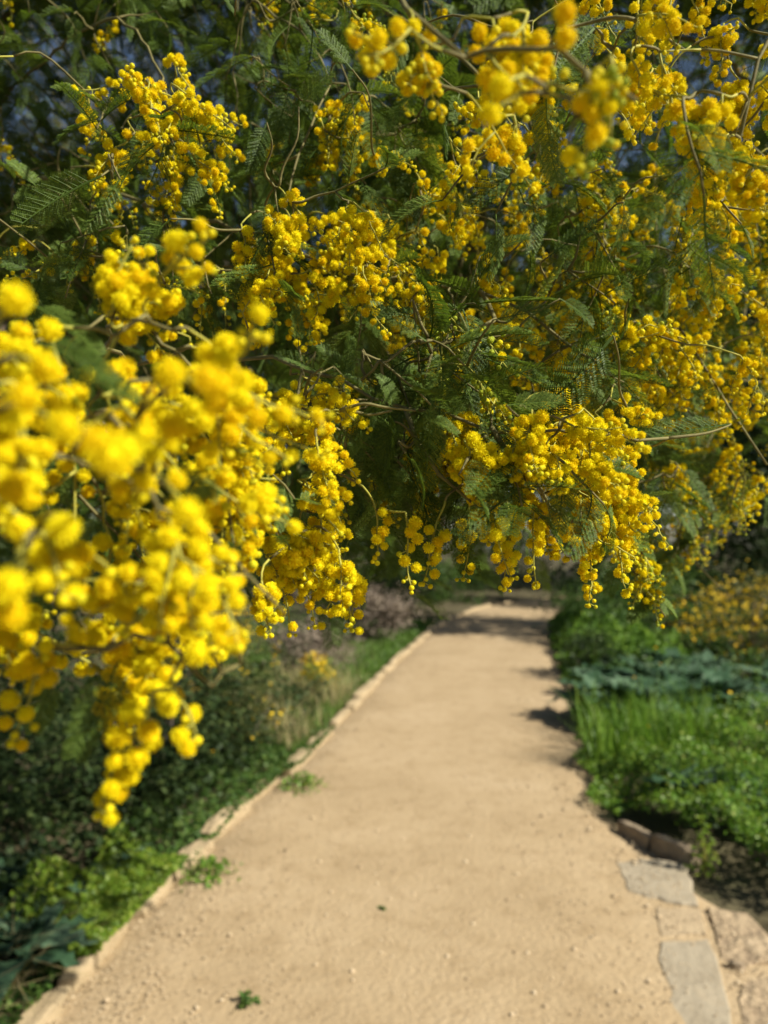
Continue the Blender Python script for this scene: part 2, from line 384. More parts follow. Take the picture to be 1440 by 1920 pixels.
# shrubs
shrub('dry_bush', 'grey brown twiggy dry bush on the lawn beside the kerb', 'bush', -0.35, 10.6, .82, (.75, .6), 4200, .06, M['dry'])
shrub('dry_bush', 'small grey brown dry bush behind the clump of yellow flowers', 'bush', -0.85, 8.0, .55, (.42, .4), 2400, .05, M['dry'])
shrub('dark_shrub', 'dark green shrub behind the grey dry bushes', 'shrub', 0.0, 13.6, 1.3, (1.0, .8), 4500, .07, M['dark'])
shrub('green_shrub', 'sunlit green shrub inside the far bend of the path', 'shrub', 1.3, 17.2, 1.15, (1.3, .8), 4500, .08, M['mid'])
shrub('dark_shrub', 'dark green hedge bush at the end of the path', 'shrub', 3.4, 21.5, 1.9, (1.6, 1.0), 5000, .09, M['dark'])
shrub('green_shrub', 'leafy green shrub leaning over the path before the bend', 'shrub', 3.15, 10.9, .95, (.85, 1.0), 5000, .06, M['mid'])
shrub('green_shrub', 'rounded green shrub behind the bend of the path', 'shrub', 5.6, 15.0, 1.3, (1.1, .9), 4500, .08, M['mid'])
shrub('green_shrub', 'upright green shrub at the outer side of the far bend', 'shrub', 4.9, 14.2, 1.25, (.8, .8), 4000, .08, M['mid'])
shrub('dark_shrub', 'wide dark shrub hiding the path beyond the bend', 'shrub', 7.4, 16.9, 1.7, (1.5, .9), 5500, .09, M['dark'])
shrub('dark_shrub', 'dark leafy bush behind the yellow flowered bush and the wide shrub', 'shrub', 9.9, 18.2, 1.8, (1.5, .9), 5500, .09, M['dark'])
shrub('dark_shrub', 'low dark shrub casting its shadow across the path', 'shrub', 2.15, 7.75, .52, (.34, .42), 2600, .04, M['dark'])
shrub('yellow_bush', 'bush covered in small yellow flowers behind the glaucous plants', 'bush', 4.3, 8.7, 1.05, (.8, .7), 4000, .05, M['olive'], flowers=(1500, .04))
shrub('dark_shrub', 'dark brownish shrub behind the yellow flowered bush', 'shrub', 6.0, 11.0, 1.4, (1.3, 1.0), 4200, .06, M['dark'])
shrub('yellow_shrub', 'drooping olive shrub with yellow blossom beside the straw grass', 'shrub', -1.42, 5.7, 1.15, (.52, .55), 5200, .045, M['olive'], flowers=(420, .032))
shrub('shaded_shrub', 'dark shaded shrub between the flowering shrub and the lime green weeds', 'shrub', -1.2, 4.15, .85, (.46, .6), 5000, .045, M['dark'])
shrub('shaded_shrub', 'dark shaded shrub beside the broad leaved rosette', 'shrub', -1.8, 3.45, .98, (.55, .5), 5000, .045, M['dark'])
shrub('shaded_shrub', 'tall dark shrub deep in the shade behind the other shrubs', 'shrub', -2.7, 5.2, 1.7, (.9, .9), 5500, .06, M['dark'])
shrub('olive_shrub', 'loose olive green shrub under the mimosa beside the kerb', 'shrub', -1.0, 4.75, .55, (.34, .42), 3200, .035, M['olive'], flowers=(90, .03))
shrub('yellow_clump', 'small clump of orange yellow flowers on the lawn', 'flowers', -0.62, 6.9, .36, (.15, .15), 700, .035, M['lime'], flowers=(260, .035), stems=5)

# ground cover (nobody could count it)
def cover(name, label, cat, n, xy, zf, size, mat, aspect=.7, upd=.5, up=1.0, dirz=.4):
    x, y = xy(n); z = zf(x, y, n)
    D = rng.normal(size=(n, 3)); D[:, 2] = np.abs(D[:, 2]) * upd + dirz
    V, F, r = leaves(np.c_[x, y, z], size(n), D, aspect=aspect, up=up)
    return put(name, mk(name, V, F, M[mat], rnd=r), kind='stuff', label=label, category=cat)
def lump(x, y, s=1.0, ph=0):
    return .5 + .28 * np.sin(x * 3.1 * s + ph) * np.sin(y * 2.6 * s + 1.3 + ph) + .2 * np.sin(x * 7.3 * s + y * 5.1 * s + ph) + .12 * np.sin(x * 13 * s - y * 11 * s)
def bed_xy(y0, y1, w0, w1, edge=.03, pw=1.0):
    def f(n):
        y = y0 + (y1 - y0) * rng.random(n) ** 1.5
        x = rx(y) + edge + .05 * np.sin(y * 9) + (w0 + (w1 - w0) * rng.random(n) ** pw)
        return x, y
    return f
def bed_z(hmax):
    def f(x, y, n):
        e = np.clip((x - rx(y)) / .34, .2, 1)
        return .03 + hmax * e * np.clip(lump(x, y), .12, 1.1) * (1 - .55 * rng.random(n) ** 2.2)
    return f
def near_ok(f):                    # keep the bed off the flagstones
    def g_(n):
        x, y = f(n * 2)
        k = ~((y < 3.35) & (x < 1.27 + (3.35 - y) * .40))
        k &= ~((y < 3.75) & (x < 1.20 + (3.75 - y) * .40 + .06))
        return x[k][:n], y[k][:n]
    return g_
def cover2(name, label, cat, n, xyf, zf, size, mat, **kw):
    x, y = xyf(n); m = len(x)
    return cover(name, label, cat, m, lambda _: (x, y), lambda a, b, c: zf(a, b, m), lambda _: size(m), mat, **kw)
cover2('weeds', 'lush bright green weeds filling the bed beside the edging stones', 'weeds', 42000, near_ok(bed_xy(2.6, 5.3, -.05, 2.3)), bed_z(.33), lambda n: rng.uniform(.014, .034, n), 'bright')
cover2('weeds', 'lighter sprigs standing above the bright green weeds', 'weeds', 9000, near_ok(bed_xy(2.7, 5.5, 0, 2.3)), bed_z(.38), lambda n: rng.uniform(.012, .03, n), 'lime')
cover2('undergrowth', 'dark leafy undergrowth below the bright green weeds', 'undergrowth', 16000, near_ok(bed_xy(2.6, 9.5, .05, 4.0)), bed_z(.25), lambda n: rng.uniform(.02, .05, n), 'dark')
cover2('ground_cover', 'sunlit green plants edging the path before the far bend', 'ground cover', 9000, bed_xy(7.6, 14.5, 0, 1.3), bed_z(.5), lambda n: rng.uniform(.03, .07, n), 'bright')
cover2('ground_cover', 'dark green ground cover around the glaucous plants', 'ground cover', 26000, bed_xy(5.6, 16, 0, 4.5), bed_z(.28), lambda n: rng.uniform(.04, .09, n), 'mid')
def scatter_flowers(n):
    x, y = near_ok(bed_xy(3.0, 8.5, .1, 3.2))(n)
    return x, y
cover2('weed_flowers', 'tiny yellow flowers dotted over the green weeds', 'flowers', 60, scatter_flowers, lambda x, y, n: .10 + .34 * np.clip(lump(x, y), .15, 1.1), lambda n: rng.uniform(.018, .032, n), 'shrubflower', aspect=.9)
def blades(n, xy, hmin, hmax, mat, name, label, cat, lean=.35, w=.004):
    x, y = xy(n); n = len(x); h = rng.uniform(hmin, hmax, n)
    a = rng.uniform(0, 6.28, n); d = np.c_[np.cos(a), np.sin(a), np.zeros(n)]; s = np.c_[-np.sin(a), np.cos(a), np.zeros(n)]
    b = np.c_[x, y, np.zeros(n)]; le = lean * rng.random(n)[:, None]
    m1 = b + np.array([0, 0, 1]) * h[:, None] * .55 + d * h[:, None] * le * .35; tp = b + np.array([0, 0, 1]) * h[:, None] * (1 - le * .3) + d * h[:, None] * le
    V = np.stack([b - s * w, b + s * w, m1 + s * w * .8, m1 - s * w * .8, tp], 1).reshape(-1, 3)
    F = []
    k = np.arange(n) * 5
    F = np.concatenate([np.c_[k, k + 1, k + 2], np.c_[k, k + 2, k + 3], np.c_[k + 3, k + 2, k + 4]])
    return put(name, mk(name, V, F, M[mat], rnd=np.repeat(rng.random(n), 5)), kind='stuff', label=label, category=cat)
def left_xy(y0, y1, w0, w1):
    def f(n):
        y = rng.uniform(y0, y1, n); return lx(y) - .12 - (w0 + (w1 - w0) * rng.random(n)), y
    return f
blades(26000, left_xy(4.8, 13.5, -.02, 2.4), .05, .12, 'turf', 'grass', 'short green lawn beyond the straw coloured grass', 'grass', .7, .006)
def straw_xy(n):
    x, y = left_xy(4.9, 7.4, 0, .8)(n * 3); k = lump(x, y, 1.6, 4) > .55
    return x[k][:n], y[k][:n]
blades(1300, straw_xy, .10, .40, 'straw', 'dry_grass', 'pale straw coloured dry grass leaning by the kerb', 'grass', 1.7, .0025)
blades(900, near_ok(bed_xy(4.6, 5.8, .02, .9)), .25, .5, 'bright', 'tall_grass', 'tall bright grass blades rising out of the weeds', 'grass', .7, .005)
blades(1500, left_xy(1.8, 2.5, .05, .6), .08, .3, 'straw', 'dry_grass', 'pale dry grass below the broad leaved rosette', 'grass', 1.7, .0025)
def left_z(hm):
    def f(x, y, n):
        e = np.clip((lx(y) - .1 - x) / .2, .2, 1)
        return .02 + hm * e * np.clip(lump(x, y, 1.3, 2), .15, 1.1) * (1 - .6 * rng.random(n) ** 2)
    return f
cover2('weeds', 'green weeds below the broad leaved rosette beside the kerb', 'weeds', 5000, left_xy(1.5, 2.5, -.06, .6), left_z(.2), lambda n: rng.uniform(.014, .034, n), 'mid')
cover2('weeds', 'lime green weeds spilling over the kerb stones', 'weeds', 9000, left_xy(2.5, 3.3, -.10, .24), left_z(.30), lambda n: rng.uniform(.012, .03, n), 'lime')
cover2('weeds', 'mid green weeds along the kerb beneath the shaded shrubs', 'weeds', 8000, left_xy(3.2, 5.6, -.12, .3), left_z(.2), lambda n: rng.uniform(.014, .034, n), 'mid')
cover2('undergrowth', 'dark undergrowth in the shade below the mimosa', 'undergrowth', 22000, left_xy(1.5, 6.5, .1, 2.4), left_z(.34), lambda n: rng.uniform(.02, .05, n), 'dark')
cover2('ground_cover', 'low green plants around the grey dry bushes', 'ground cover', 7000, left_xy(7.5, 17, .7, 3.2), left_z(.4), lambda n: rng.uniform(.03, .06, n), 'mid')

def weed_tuft(label, px, py, r, h, n, mat):
    c = G(px, py)
    x = c[0] + rng.normal(size=n) * r * .5; y = c[1] + rng.normal(size=n) * r * .6
    z = .015 + h * rng.random(n) * np.exp(-((x - c[0]) ** 2 + (y - c[1]) ** 2) / r ** 2)
    V, F, q = leaves(np.c_[x - c[0], y - c[1], z], rng.uniform(.015, .035, n), aspect=.6, up=1)
    o = put('weed', None, None, (c[0], c[1], 0), label=label, category='weed', group='weeds growing in the path')
    put('leaves', mk('leaves', V, F, M[mat], rnd=q), o, (c[0], c[1], 0), kind='stuff')
    mb = MB()
    for k in range(5):
        a = R.uniform(0, 6.28); mb.tube([(0, 0, -.01), (math.cos(a) * r * .3, math.sin(a) * r * .3, h * .5)], [.002, .001], 4)
    put('stem', mb.mesh('stem', [M['stem']]), o, (c[0], c[1], 0))
weed_tuft('low green weed growing out of the path beside the kerb', 566, 1478, .11, .08, 260, 'bright')
weed_tuft('small dark green weed lying flat on the sandy path', 460, 1888, .03, .025, 30, 'mid')
weed_tuft('leafy weed sprawling over the kerb beside the lime green weeds', 390, 1645, .10, .07, 220, 'bright')
weed_tuft('pale leafed weed at the end of the edging stones', 1322, 1640, .05, .26, 130, 'lime')
weed_tuft('tiny dark weed alone on the open path', 716, 1713, .012, .012, 8, 'mid')

# broad-leaved plants
def big_leaf(seed, lobes):
    r = random.Random(seed); V = []; F = []; n = 14
    for i in range(n + 1):
        t = i / n
        w = .24 * math.sin(math.pi * min(1, t * .93 + .05)) ** .8 * (1 - .25 * t)
        w *= 1 - (.42 if i % 2 else 0) * lobes
        zc = .55 * t - .75 * t * t * r.uniform(.95, 1.05); xc = t * (1 - .12 * t)
        for s in (-1, -.5, 0, .5, 1):
            V.append((xc + (-.05 * abs(s) if i % 2 else .02 * abs(s)), s * w, zc + (.10 * abs(s) - .03 * s * s) * (w / .3) + .012 * r.uniform(-1, 1)))
    for i in range(n):
        for j in range(4): F.append((i * 5 + j, (i + 1) * 5 + j, (i + 1) * 5 + j + 1, i * 5 + j + 1))
    return V, F
LEAF = [mk('leaf', *big_leaf(k, lo), M['glauc'], smooth=True, rnd=[R.random()] * 75) for k, lo in enumerate((.6, .75, .5, .2))]
def rosette(label, x, y, n, L, group):
    o = put('broad_leaved_plant', None, None, (x, y, 0), label=label, category='plant', group=group)
    for k in range(n):
        t = k / n
        put('leaf', LEAF[R.choice((0, 1, 2, 2, 3))], o, (x + R.uniform(-.03, .03), y + R.uniform(-.03, .03), R.uniform(0, .04)),
            (R.uniform(-.25, .25), -R.uniform(.35, .75) - t * .7, k * 2.4 + R.uniform(-.3, .3)), L * R.uniform(.7, 1.1) * (1 - .25 * t))
rosette('glossy broad leaved rosette in the bed beside the lime green weeds', -1.17, 2.42, 18, .34, 'broad leaved plants')
rosette('glossy broad leaved plant at the foot of the shaded shrub', -1.42, 2.85, 16, .32, 'broad leaved plants')
rosette('small broad leaved plant tucked between kerb and shaded shrub', -1.12, 3.28, 10, .17, 'broad leaved plants')
k = 0
for (px, py) in [(1120, 1330), (1190, 1352), (1270, 1345), (1350, 1335), (1430, 1350), (1130, 1285), (1210, 1300), (1290, 1292), (1370, 1300), (1440, 1290), (1160, 1255), (1250, 1258), (1330, 1262), (1500, 1330)]:
    c = G(px, py + 22)
    rosette('glaucous broad leaved plant ' + ('in the patch beside the low dark shrub' if px < 1200 else 'bordering the yellow flowered bush' if px > 1340 else 'in the middle of the patch behind the bright weeds'), c[0], c[1], 26, R.uniform(.38, .62), 'glaucous plants in the bed'); k += 1
for (px, py) in [(1300, 1480), (1440, 1500)]:
    c = G(px, py + 60); rosette('blue green broad leaved plant growing up through the bright weeds', c[0], c[1], 12, .42, 'blue green plants among the weeds')

# ------------------------------------------------------------------ the mimosa
TB = np.array([-1.75, 2.5, 0.0])
tree = put('mimosa_tree', None, None, TB, label='mimosa tree in full yellow bloom hanging over the path', category='tree')
def fib(n):
    i = np.arange(n) + .5; ph = np.arccos(1 - 2 * i / n); th = math.pi * (1 + 5 ** .5) * i
    return np.c_[np.cos(th) * np.sin(ph), np.sin(th) * np.sin(ph), np.cos(ph)]
import bmesh
def ico(sub, rad):
    bm = bmesh.new(); bmesh.ops.create_icosphere(bm, subdivisions=sub, radius=rad)
    V = np.array([v.co[:] for v in bm.verts]); F = [tuple(v.index for v in f.verts) for f in bm.faces]; bm.free()
    return V, F
def bloom_mesh(seed, n=170):
    r = np.random.default_rng(seed); V, F = ico(2, .68); V = list(V); F = list(F); rn = [.0] * len(V)
    for d in fib(n):
        d = nrm(d + r.normal(size=3) * .07); a = nrm(np.cross(d, (.3, .5, .8))); b = np.cross(d, a)
        R1 = r.uniform(.86, 1.16); w = r.uniform(.06, .10); b0 = len(V); ph = r.uniform(0, 6.28)
        V.append(d * .5)
        for k in range(3): V.append(d * R1 + (a * math.cos(ph + k * 2.094) + b * math.sin(ph + k * 2.094)) * w)
        F += [(b0, b0 + 1, b0 + 2), (b0, b0 + 2, b0 + 3), (b0, b0 + 3, b0 + 1), (b0 + 1, b0 + 3, b0 + 2)]
        q = r.random(); rn += [.2, q, q, q]
    return mk('flower_head', V, F, M['bloom'], rnd=rn)
def bud_mesh(seed, mat, n=44):
    r = np.random.default_rng(seed); V, F = ico(2, .80); V = list(V); F = list(F); rn = [.1] * len(V)
    o = np.array([(1, 0, 0), (.5, .866, 0), (-.5, .866, 0), (-1, 0, 0), (-.5, -.866, 0), (.5, -.866, 0), (0, 0, .6)])
    for d in fib(n):
        d = nrm(d + r.normal(size=3) * .05); a = nrm(np.cross(d, (.3, .5, .8))); b = np.cross(d, a); b0 = len(V); w = r.uniform(.15, .2)
        for p in o: V.append(d * (.82 + p[2] * .33) + (a * p[0] + b * p[1]) * w)
        F += [(b0 + k, b0 + (k + 1) % 6, b0 + 6) for k in range(6)]
        q = r.random(); rn += [.2] * 6 + [q]
    return mk('flower_bud', V, F, mat, rnd=rn, smooth=True)
BLOOM = [bloom_mesh(k) for k in range(3)]
BUD = [bud_mesh(k + 9, M['bud']) for k in range(2)]
GBUD = [bud_mesh(k + 19, M['greenbud']) for k in range(2)]
def frond_mesh(seed, pairs, nl, droop, fold, curl=0, lw=.30, taper=True):
    """a twice-divided mimosa leaf of unit length along +x, its upper face to +z"""
    r = np.random.default_rng(seed); V = []; F = []; n = 0
    def strip(p, w):
        nonlocal n
        p = np.asarray(p); m = len(p)
        for q, ww in zip(p, w): V.extend([q + (0, ww, 0), q + (0, -ww, 0), q + (0, 0, -ww * 1.2)])
        for i in range(m - 1):
            a = n + i * 3; b = a + 3
            F.extend([(a, b, b + 1, a + 1), (a + 1, b + 1, b + 2, a + 2), (a + 2, b + 2, b, a)])
        n += 3 * m
    def rach(t): return np.array([t * (1 - .1 * droop * t), .04 * curl * math.sin(3 * t), .08 * t - droop * .55 * t * t])
    ts = np.linspace(0, 1, 9); strip([rach(t) for t in ts], np.linspace(.014, .006, 9))
    pl0 = .25
    for i in range(pairs):
        t = .12 + .88 * (i + .5) / pairs
        base = rach(t); tan = nrm(rach(min(1, t + .02)) - rach(t - .02))
        pl = pl0 * (math.sin(math.pi * (.22 + .68 * t)) ** .7 if taper else 1) * r.uniform(.9, 1.08)
        for s in (-1, 1):
            side = np.array([0, s, 0]); nor = nrm(np.cross(tan, side) * s)
            a = math.radians(r.uniform(52, 66) - 14 * t)
            d = nrm(tan * math.cos(a) + side * math.sin(a) * math.cos(fold) + nor * math.sin(fold) * .9 + r.normal(size=3) * .05)
            nl_ = max(6, int(nl * pl / pl0))
            up = nrm(nor - d * (nor @ d)); lat = np.cross(up, d)
            p = [base + d * pl * q - up * pl * .14 * q * q for q in (0, .35, .7, 1)]
            strip(p, (.006, .005, .004, .003))
            L = pl0 * .22
            for j in range(nl_):
                q = .06 + .94 * (j + .5) / nl_
                b = base + d * pl * q - up * pl * .14 * q * q
                for s2 in (-1, 1):
                    ld = nrm(lat * s2 * .88 + d * .42 + up * (.22 + .12 * r.normal()))
                    ll = L * (1 - .45 * abs(q - .45)) * r.uniform(.88, 1.1); w = nrm(np.cross(up, ld)) * L * lw * .5
                    V.extend([b, b + ld * ll * .45 + w, b + ld * ll, b + ld * ll * .55 - w]); F.append((n, n + 1, n + 2, n + 3)); n += 4
    rn = np.full(len(V), .3); q0 = r.random(len(V)); kk = [f[0] for f in F]
    for f in F:
        if f[1] == f[0] + 1: rn[list(f)] = q0[f[0]]
    return mk('frond', V, F, M['frond'], rnd=rn)
FROND = [frond_mesh(1, 13, 12, .25, .3), frond_mesh(2, 15, 12, .5, .4), frond_mesh(3, 11, 12, .1, .2), frond_mesh(4, 14, 12, .75, .5, 1),
         frond_mesh(5, 10, 12, .35, .7), frond_mesh(6, 14, 13, .9, .3, -1)]

# --- skeleton of branches: polylines from the trunk outwards
FORK = np.array([-1.5, 2.15, 1.15])
def W3(*a): return np.array(a, float)
UP1 = W3(-1.0, 1.55, 2.15)
LIMBS = [
    ([FORK, W3(-.85, 1.3, 1.5), P(250, 690, .72), P(450, 680, .56), P(550, 688, .52), P(640, 716, .51), P(760, 765, .49), P(920, 800, .47), P(1060, 816, .46), P(1150, 811, .46), P(1240, 832, .47)], .0042, .0009),
    ([FORK, W3(-.75, .85, 1.42), P(-300, 800, .36), P(0, 830, .26), P(230, 905, .225), P(310, 965, .23), P(420, 1030, .25), P(530, 1130, .28)], .0030, .0006),
    ([W3(-.75, .85, 1.42), W3(-.42, .5, 1.36), P(-200, 1150, .32), P(90, 1215, .27), P(270, 1185, .26), P(335, 1238, .255), P(395, 1272, .25), P(455, 1245, .25)], .0026, .0006),
    ([FORK, UP1, P(60, 330, .95), P(400, 420, .74), P(700, 520, .67), P(900, 545, .62), P(1050, 640, .6), P(1130, 690, .6), P(1200, 750, .6)], .0065, .0010),
    ([UP1, P(150, 60, .9), P(330, 190, .66), P(420, 250, .62)], .0032, .0008),
    ([UP1, W3(-.5, 1.0, 2.25), P(560, 60, .75), P(545, 330, .66), P(530, 390, .64)], .0030, .0009),
    ([UP1, W3(-.4, 1.05, 2.4), P(760, 40, .85), P(990, 215, .76), P(1060, 162, .74), P(1200, 188, .73), P(1330, 205, .76), P(1480, 330, .8)], .0055, .0014),
    ([W3(-.4, 1.05, 2.4), P(500, -350, .6), P(760, 25, .32), P(900, 82, .29), P(1000, 102, .275), P(1100, 135, .265), P(1195, 192, .255)], .0026, .0008),
    ([P(1100, 135, .265), P(1085, 205, .258), P(1052, 262, .25)], .0012, .0007),
    ([W3(-.4, 1.05, 2.4), W3(.1, 1.1, 2.3), P(1200, 60, 1.0), P(1225, 380, .9), P(1262, 592, .80), P(1310, 670, .76), P(1370, 762, .73), P(1440, 870, .7)], .0050, .0010),
    ([P(990, 215, .76), P(1055, 390, .74), P(1135, 450, .72), P(1190, 580, .74), P(1260, 680, .78)], .0030, .0010),
    ([W3(.1, 1.1, 2.3), P(1400, 150, 1.35), P(1400, 550, 1.3), P(1330, 830, 1.2), P(1270, 990, 1.12), P(1345, 1105, 1.1)], .0055, .0010),
    ([P(1190, 580, .74), P(1160, 800, .76), P(1140, 900, .74), P(1170, 1030, .7), P(1245, 1155, .68)], .0020, .0006),
    ([P(640, 716, .51), P(640, 820, .47), P(600, 950, .45), P(640, 1050, .45)], .0020, .0008),
    ([P(760, 765, .49), P(830, 880, .47), P(900, 960, .46)], .0018, .0008),
    ([P(920, 800, .47), P(1000, 900, .48), P(1080, 980, .5)], .0018, .0008),
    ([P(900, 545, .62), P(930, 600, .55), P(830, 640, .5), P(790, 700, .47)], .0020, .0009),
    ([P(250, 690, .72), P(200, 640, .45), P(240, 590, .32), P(330, 620, .29)], .0020, .0007),
    ([P(-300, 800, .36), P(-120, 640, .26), P(20, 600, .22)], .0018, .0007),
    ([W3(.1, 1.1, 2.3), P(1500, -200, .6), P(1420, 120, .42), P(1380, 330, .42)], .0026, .0010),
    # inner limbs behind the flowering front
    ([FORK, W3(-.9, 2.0, 1.7), W3(-.2, 1.9, 1.75), W3(.3, 1.8, 1.85), W3(.6, 1.7, 1.8)], .012, .003),
    ([FORK, W3(-1.0, 1.9, 2.2), W3(-.3, 1.8, 2.4), W3(.3, 1.6, 2.45), W3(.8, 1.6, 2.3)], .012, .003),
    ([FORK, W3(-1.0, 2.8, 1.7), W3(-.4, 3.2, 1.9), W3(.2, 3.4, 2.1)], .012, .003),
    ([FORK, W3(-1.0, 1.7, 2.4), W3(-.4, 1.4, 2.75), W3(.3, 1.3, 2.8), W3(.8, 1.2, 2.7)], .011, .003),
    ([FORK, W3(-1.1, 2.3, 2.3), W3(-.5, 2.5, 2.9), W3(.3, 2.4, 3.1)], .013, .003),
    ([FORK, W3(-.8, 1.6, 1.5), W3(-.3, 1.35, 1.6), W3(.15, 1.25, 1.75)], .009, .002),
    ([FORK, W3(-1.3, 1.8, 2.0), W3(-1.0, 1.3, 2.6), W3(-.4, 1.0, 2.9)], .010, .003),
    ([FORK, W3(-1.2, 1.5, 1.3), W3(-.9, 1.1, 1.25), W3(-.6, .9, 1.15)], .008, .002),
]
nodes = []
for pts, r0, r1 in LIMBS:
    s = spline(pts, .03)
    j = rng.normal(size=s.shape) * .002; j[0] = 0; s = s + j
    mb = MB(); mb.tube(s, np.linspace(r0, r1, len(s)) * (1 + .12 * rng.random(len(s))), 6)
    put('branch', mb.mesh('branch', [M['bark'] if r0 > .007 else M['twig']]), tree)
    nodes.append(s[len(s) // 5:])
mb = MB()
tp = spline([TB + W3(0, 0, -.1), TB + W3(.06, -.08, .5), FORK + W3(-.03, .03, -.2), FORK], .1); mb.tube(tp, np.linspace(.075, .035, len(tp)), 10)
for e in (UP1, W3(-.9, 2.0, 1.7), W3(-1.0, 1.9, 2.2), W3(-1.1, 2.3, 2.3), W3(-.85, 1.3, 1.5)):
    s = spline([FORK - W3(0, 0, .12), FORK * .6 + e * .4 + W3(0, 0, .04), e], .1); mb.tube(s, np.linspace(.03, .009, len(s)), 8)
put('trunk', mb.mesh('trunk', [M['bark']]), tree)
NODES = np.concatenate(nodes)

# lower outline of the flowering mass, in photograph pixels
EX = [-400, 0, 60, 130, 200, 240, 330, 400, 470, 500, 560, 690, 722, 745, 800, 1000, 1115, 1130, 1200, 1265, 1290, 1350, 1400, 1440, 1700]
EY = [1350, 1390, 1370, 1400, 1420, 1420, 1390, 1340, 1280, 1180, 1190, 1180, 1070, 1060, 1112, 1105, 1066, 1125, 1150, 1172, 1080, 1125, 1050, 930, 800]
def inside(p, m=0):
    x, y, d = proj(p)
    if d < .40 and 500 < y < 1300 and x > np.interp(y, [500, 600, 700, 780, 860, 950, 1100, 1250], [400, 405, 450, 500, 640, 610, 530, 470]): return False
    return d > .1 and y < np.interp(x, EX, EY) - m
heads = []      # (position, radius, kind, spray id)
sprays = []     # (twig points, raceme points, pedicels)
fronds = []     # (position, direction, normal, length)
shoots = []     # twig points of leafy shoots
def toward(dx, dy, dz=0): return nrm(CR * dx - CU * dy + CF * dz)
def raceme(base, d, L, n, mat, rad, jit=.18):
    d = nrm(d); pts = [np.array(base)]; cur = d.copy(); st = L / n; balls = []; peds = []
    a = nrm(np.cross(d, (.31, .2, .93))); ph = R.uniform(0, 6.28)
    for i in range(n):
        t = (i + 1) / n
        cur = nrm(cur + np.array([0, 0, -1]) * .07 + rng.normal(size=3) * jit)
        p = pts[-1] + cur * st; pts.append(p)
        u = nrm(np.cross(cur, a)); v = np.cross(cur, u); ph += 2.4 + R.uniform(-.4, .4)
        for _ in range(2 if R.random() < .38 else 1):
            q = rad * R.uniform(.82, 1.12) * (1 - .34 * t)
            kind = 0 if R.random() < mat * (1.18 - .8 * t) else (1 if R.random() < mat + .25 else 2)
            if kind: q *= R.uniform(.5, .68)
            out = nrm(u * math.cos(ph) + v * math.sin(ph) + cur * .35 + np.array([0, 0, -.12]))
            e = p + out * (q + R.uniform(.0012, .0042)); balls.append((e, q, kind)); peds.append((p, e)); ph += math.pi * .8
    if R.random() < .8:
        q = rad * .45; e = pts[-1] + cur * q; balls.append((e, q, 1 if mat > .5 else 2))
    return np.array(pts), balls, peds
def link(base, d):
    dist = np.linalg.norm(NODES - base, axis=1)
    back = (NODES - base) @ nrm(d)
    k = np.argmin(dist + .5 * np.clip(back, 0, 1) + .2 * np.abs(back) * 0)
    a = NODES[k]; L = dist[k]
    if L < .004: return np.array([a, base])
    j1, j2 = rng.normal(size=3) * L * .07, rng.normal(size=3) * L * .07
    return spline([a, a * .66 + base * .34 - nrm(d) * L * .04 + j1, a * .33 + base * .67 - nrm(d) * L * .05 + j2, base], max(.004, L / 12))
jobs_s, jobs_f = [], []
def add_spray(base, d, L, n, mat, rad, jit=.18): jobs_s.append((np.array(base), nrm(d), L, n, mat, rad, jit))
def region(x0, y0, x1, y1, d0, d1, ns, nf, dr=(0, 1, 0), mat=.9, rad=.0036, L=(.04, .07), n=(9, 14), spread=.7, flen=(.04, .062), m=0):
    for which, cnt in (('s', ns), ('f', nf)):
        done = tries = 0
        while done < cnt and tries < cnt * 14:
            tries += 1
            b = P(R.uniform(x0, x1), R.uniform(y0, y1), R.uniform(d0, d1))
            d = nrm(toward(*dr) + rng.normal(size=3) * spread * .6)
            l = R.uniform(*L)
            if not (inside(b, m) and inside(b + d * l * .6 - W3(0, 0, l * .1), m) and inside(b + d * l * 1.05 - W3(0, 0, l * .3), m)): continue
            if which == 's':
                qx, qy, qd = proj(b)
                if qd < .8 and R.random() < .85 and ((465 < qx < 715 and 555 < qy < 705) or (615 < qx < 755 and 680 < qy < 880)): continue
            if which == 's': add_spray(b, d, l, R.randint(*n), mat, rad * R.uniform(.88, 1.1))
            else: jobs_f.append((b, d, R.uniform(.03, .06), R.randint(3, 6), R.uniform(*flen)))
            done += 1
# foreground mass
region(-170, 570, 180, 1000, .20, .33, 22, 0, (.25, .6, -.1), 1.0, .0041, (.035, .055), (6, 9))
region(150, 590, 430, 1000, .23, .37, 25, 0, (.5, .5, -.1), 1.0, .0041, (.035, .055), (7, 10))
region(-100, 570, 430, 1000, .30, .38, 0, 8, (.3, .6, -.1), 1.0, .0041, (.02, .03), (9, 13), .7, (.022, .032))
region(380, 740, 640, 1000, .36, .47, 18, 2, (.5, .7, 0), 1.0, .0041, (.035, .055), (9, 13), .7, (.025, .035))
region(0, 1050, 440, 1230, .24, .32, 11, 0, (.4, .7, 0), .95, .0039, (.025, .04), (7, 11))
region(480, 950, 660, 1090, .40, .47, 9, 0, (.1, 1, 0), 1.0, .0041, (.03, .05), (8, 11), .35)
region(190, 560, 380, 640, .28, .36, 5, 0, (.5, -.5, 0), .95, .0039, (.025, .04), (7, 10))
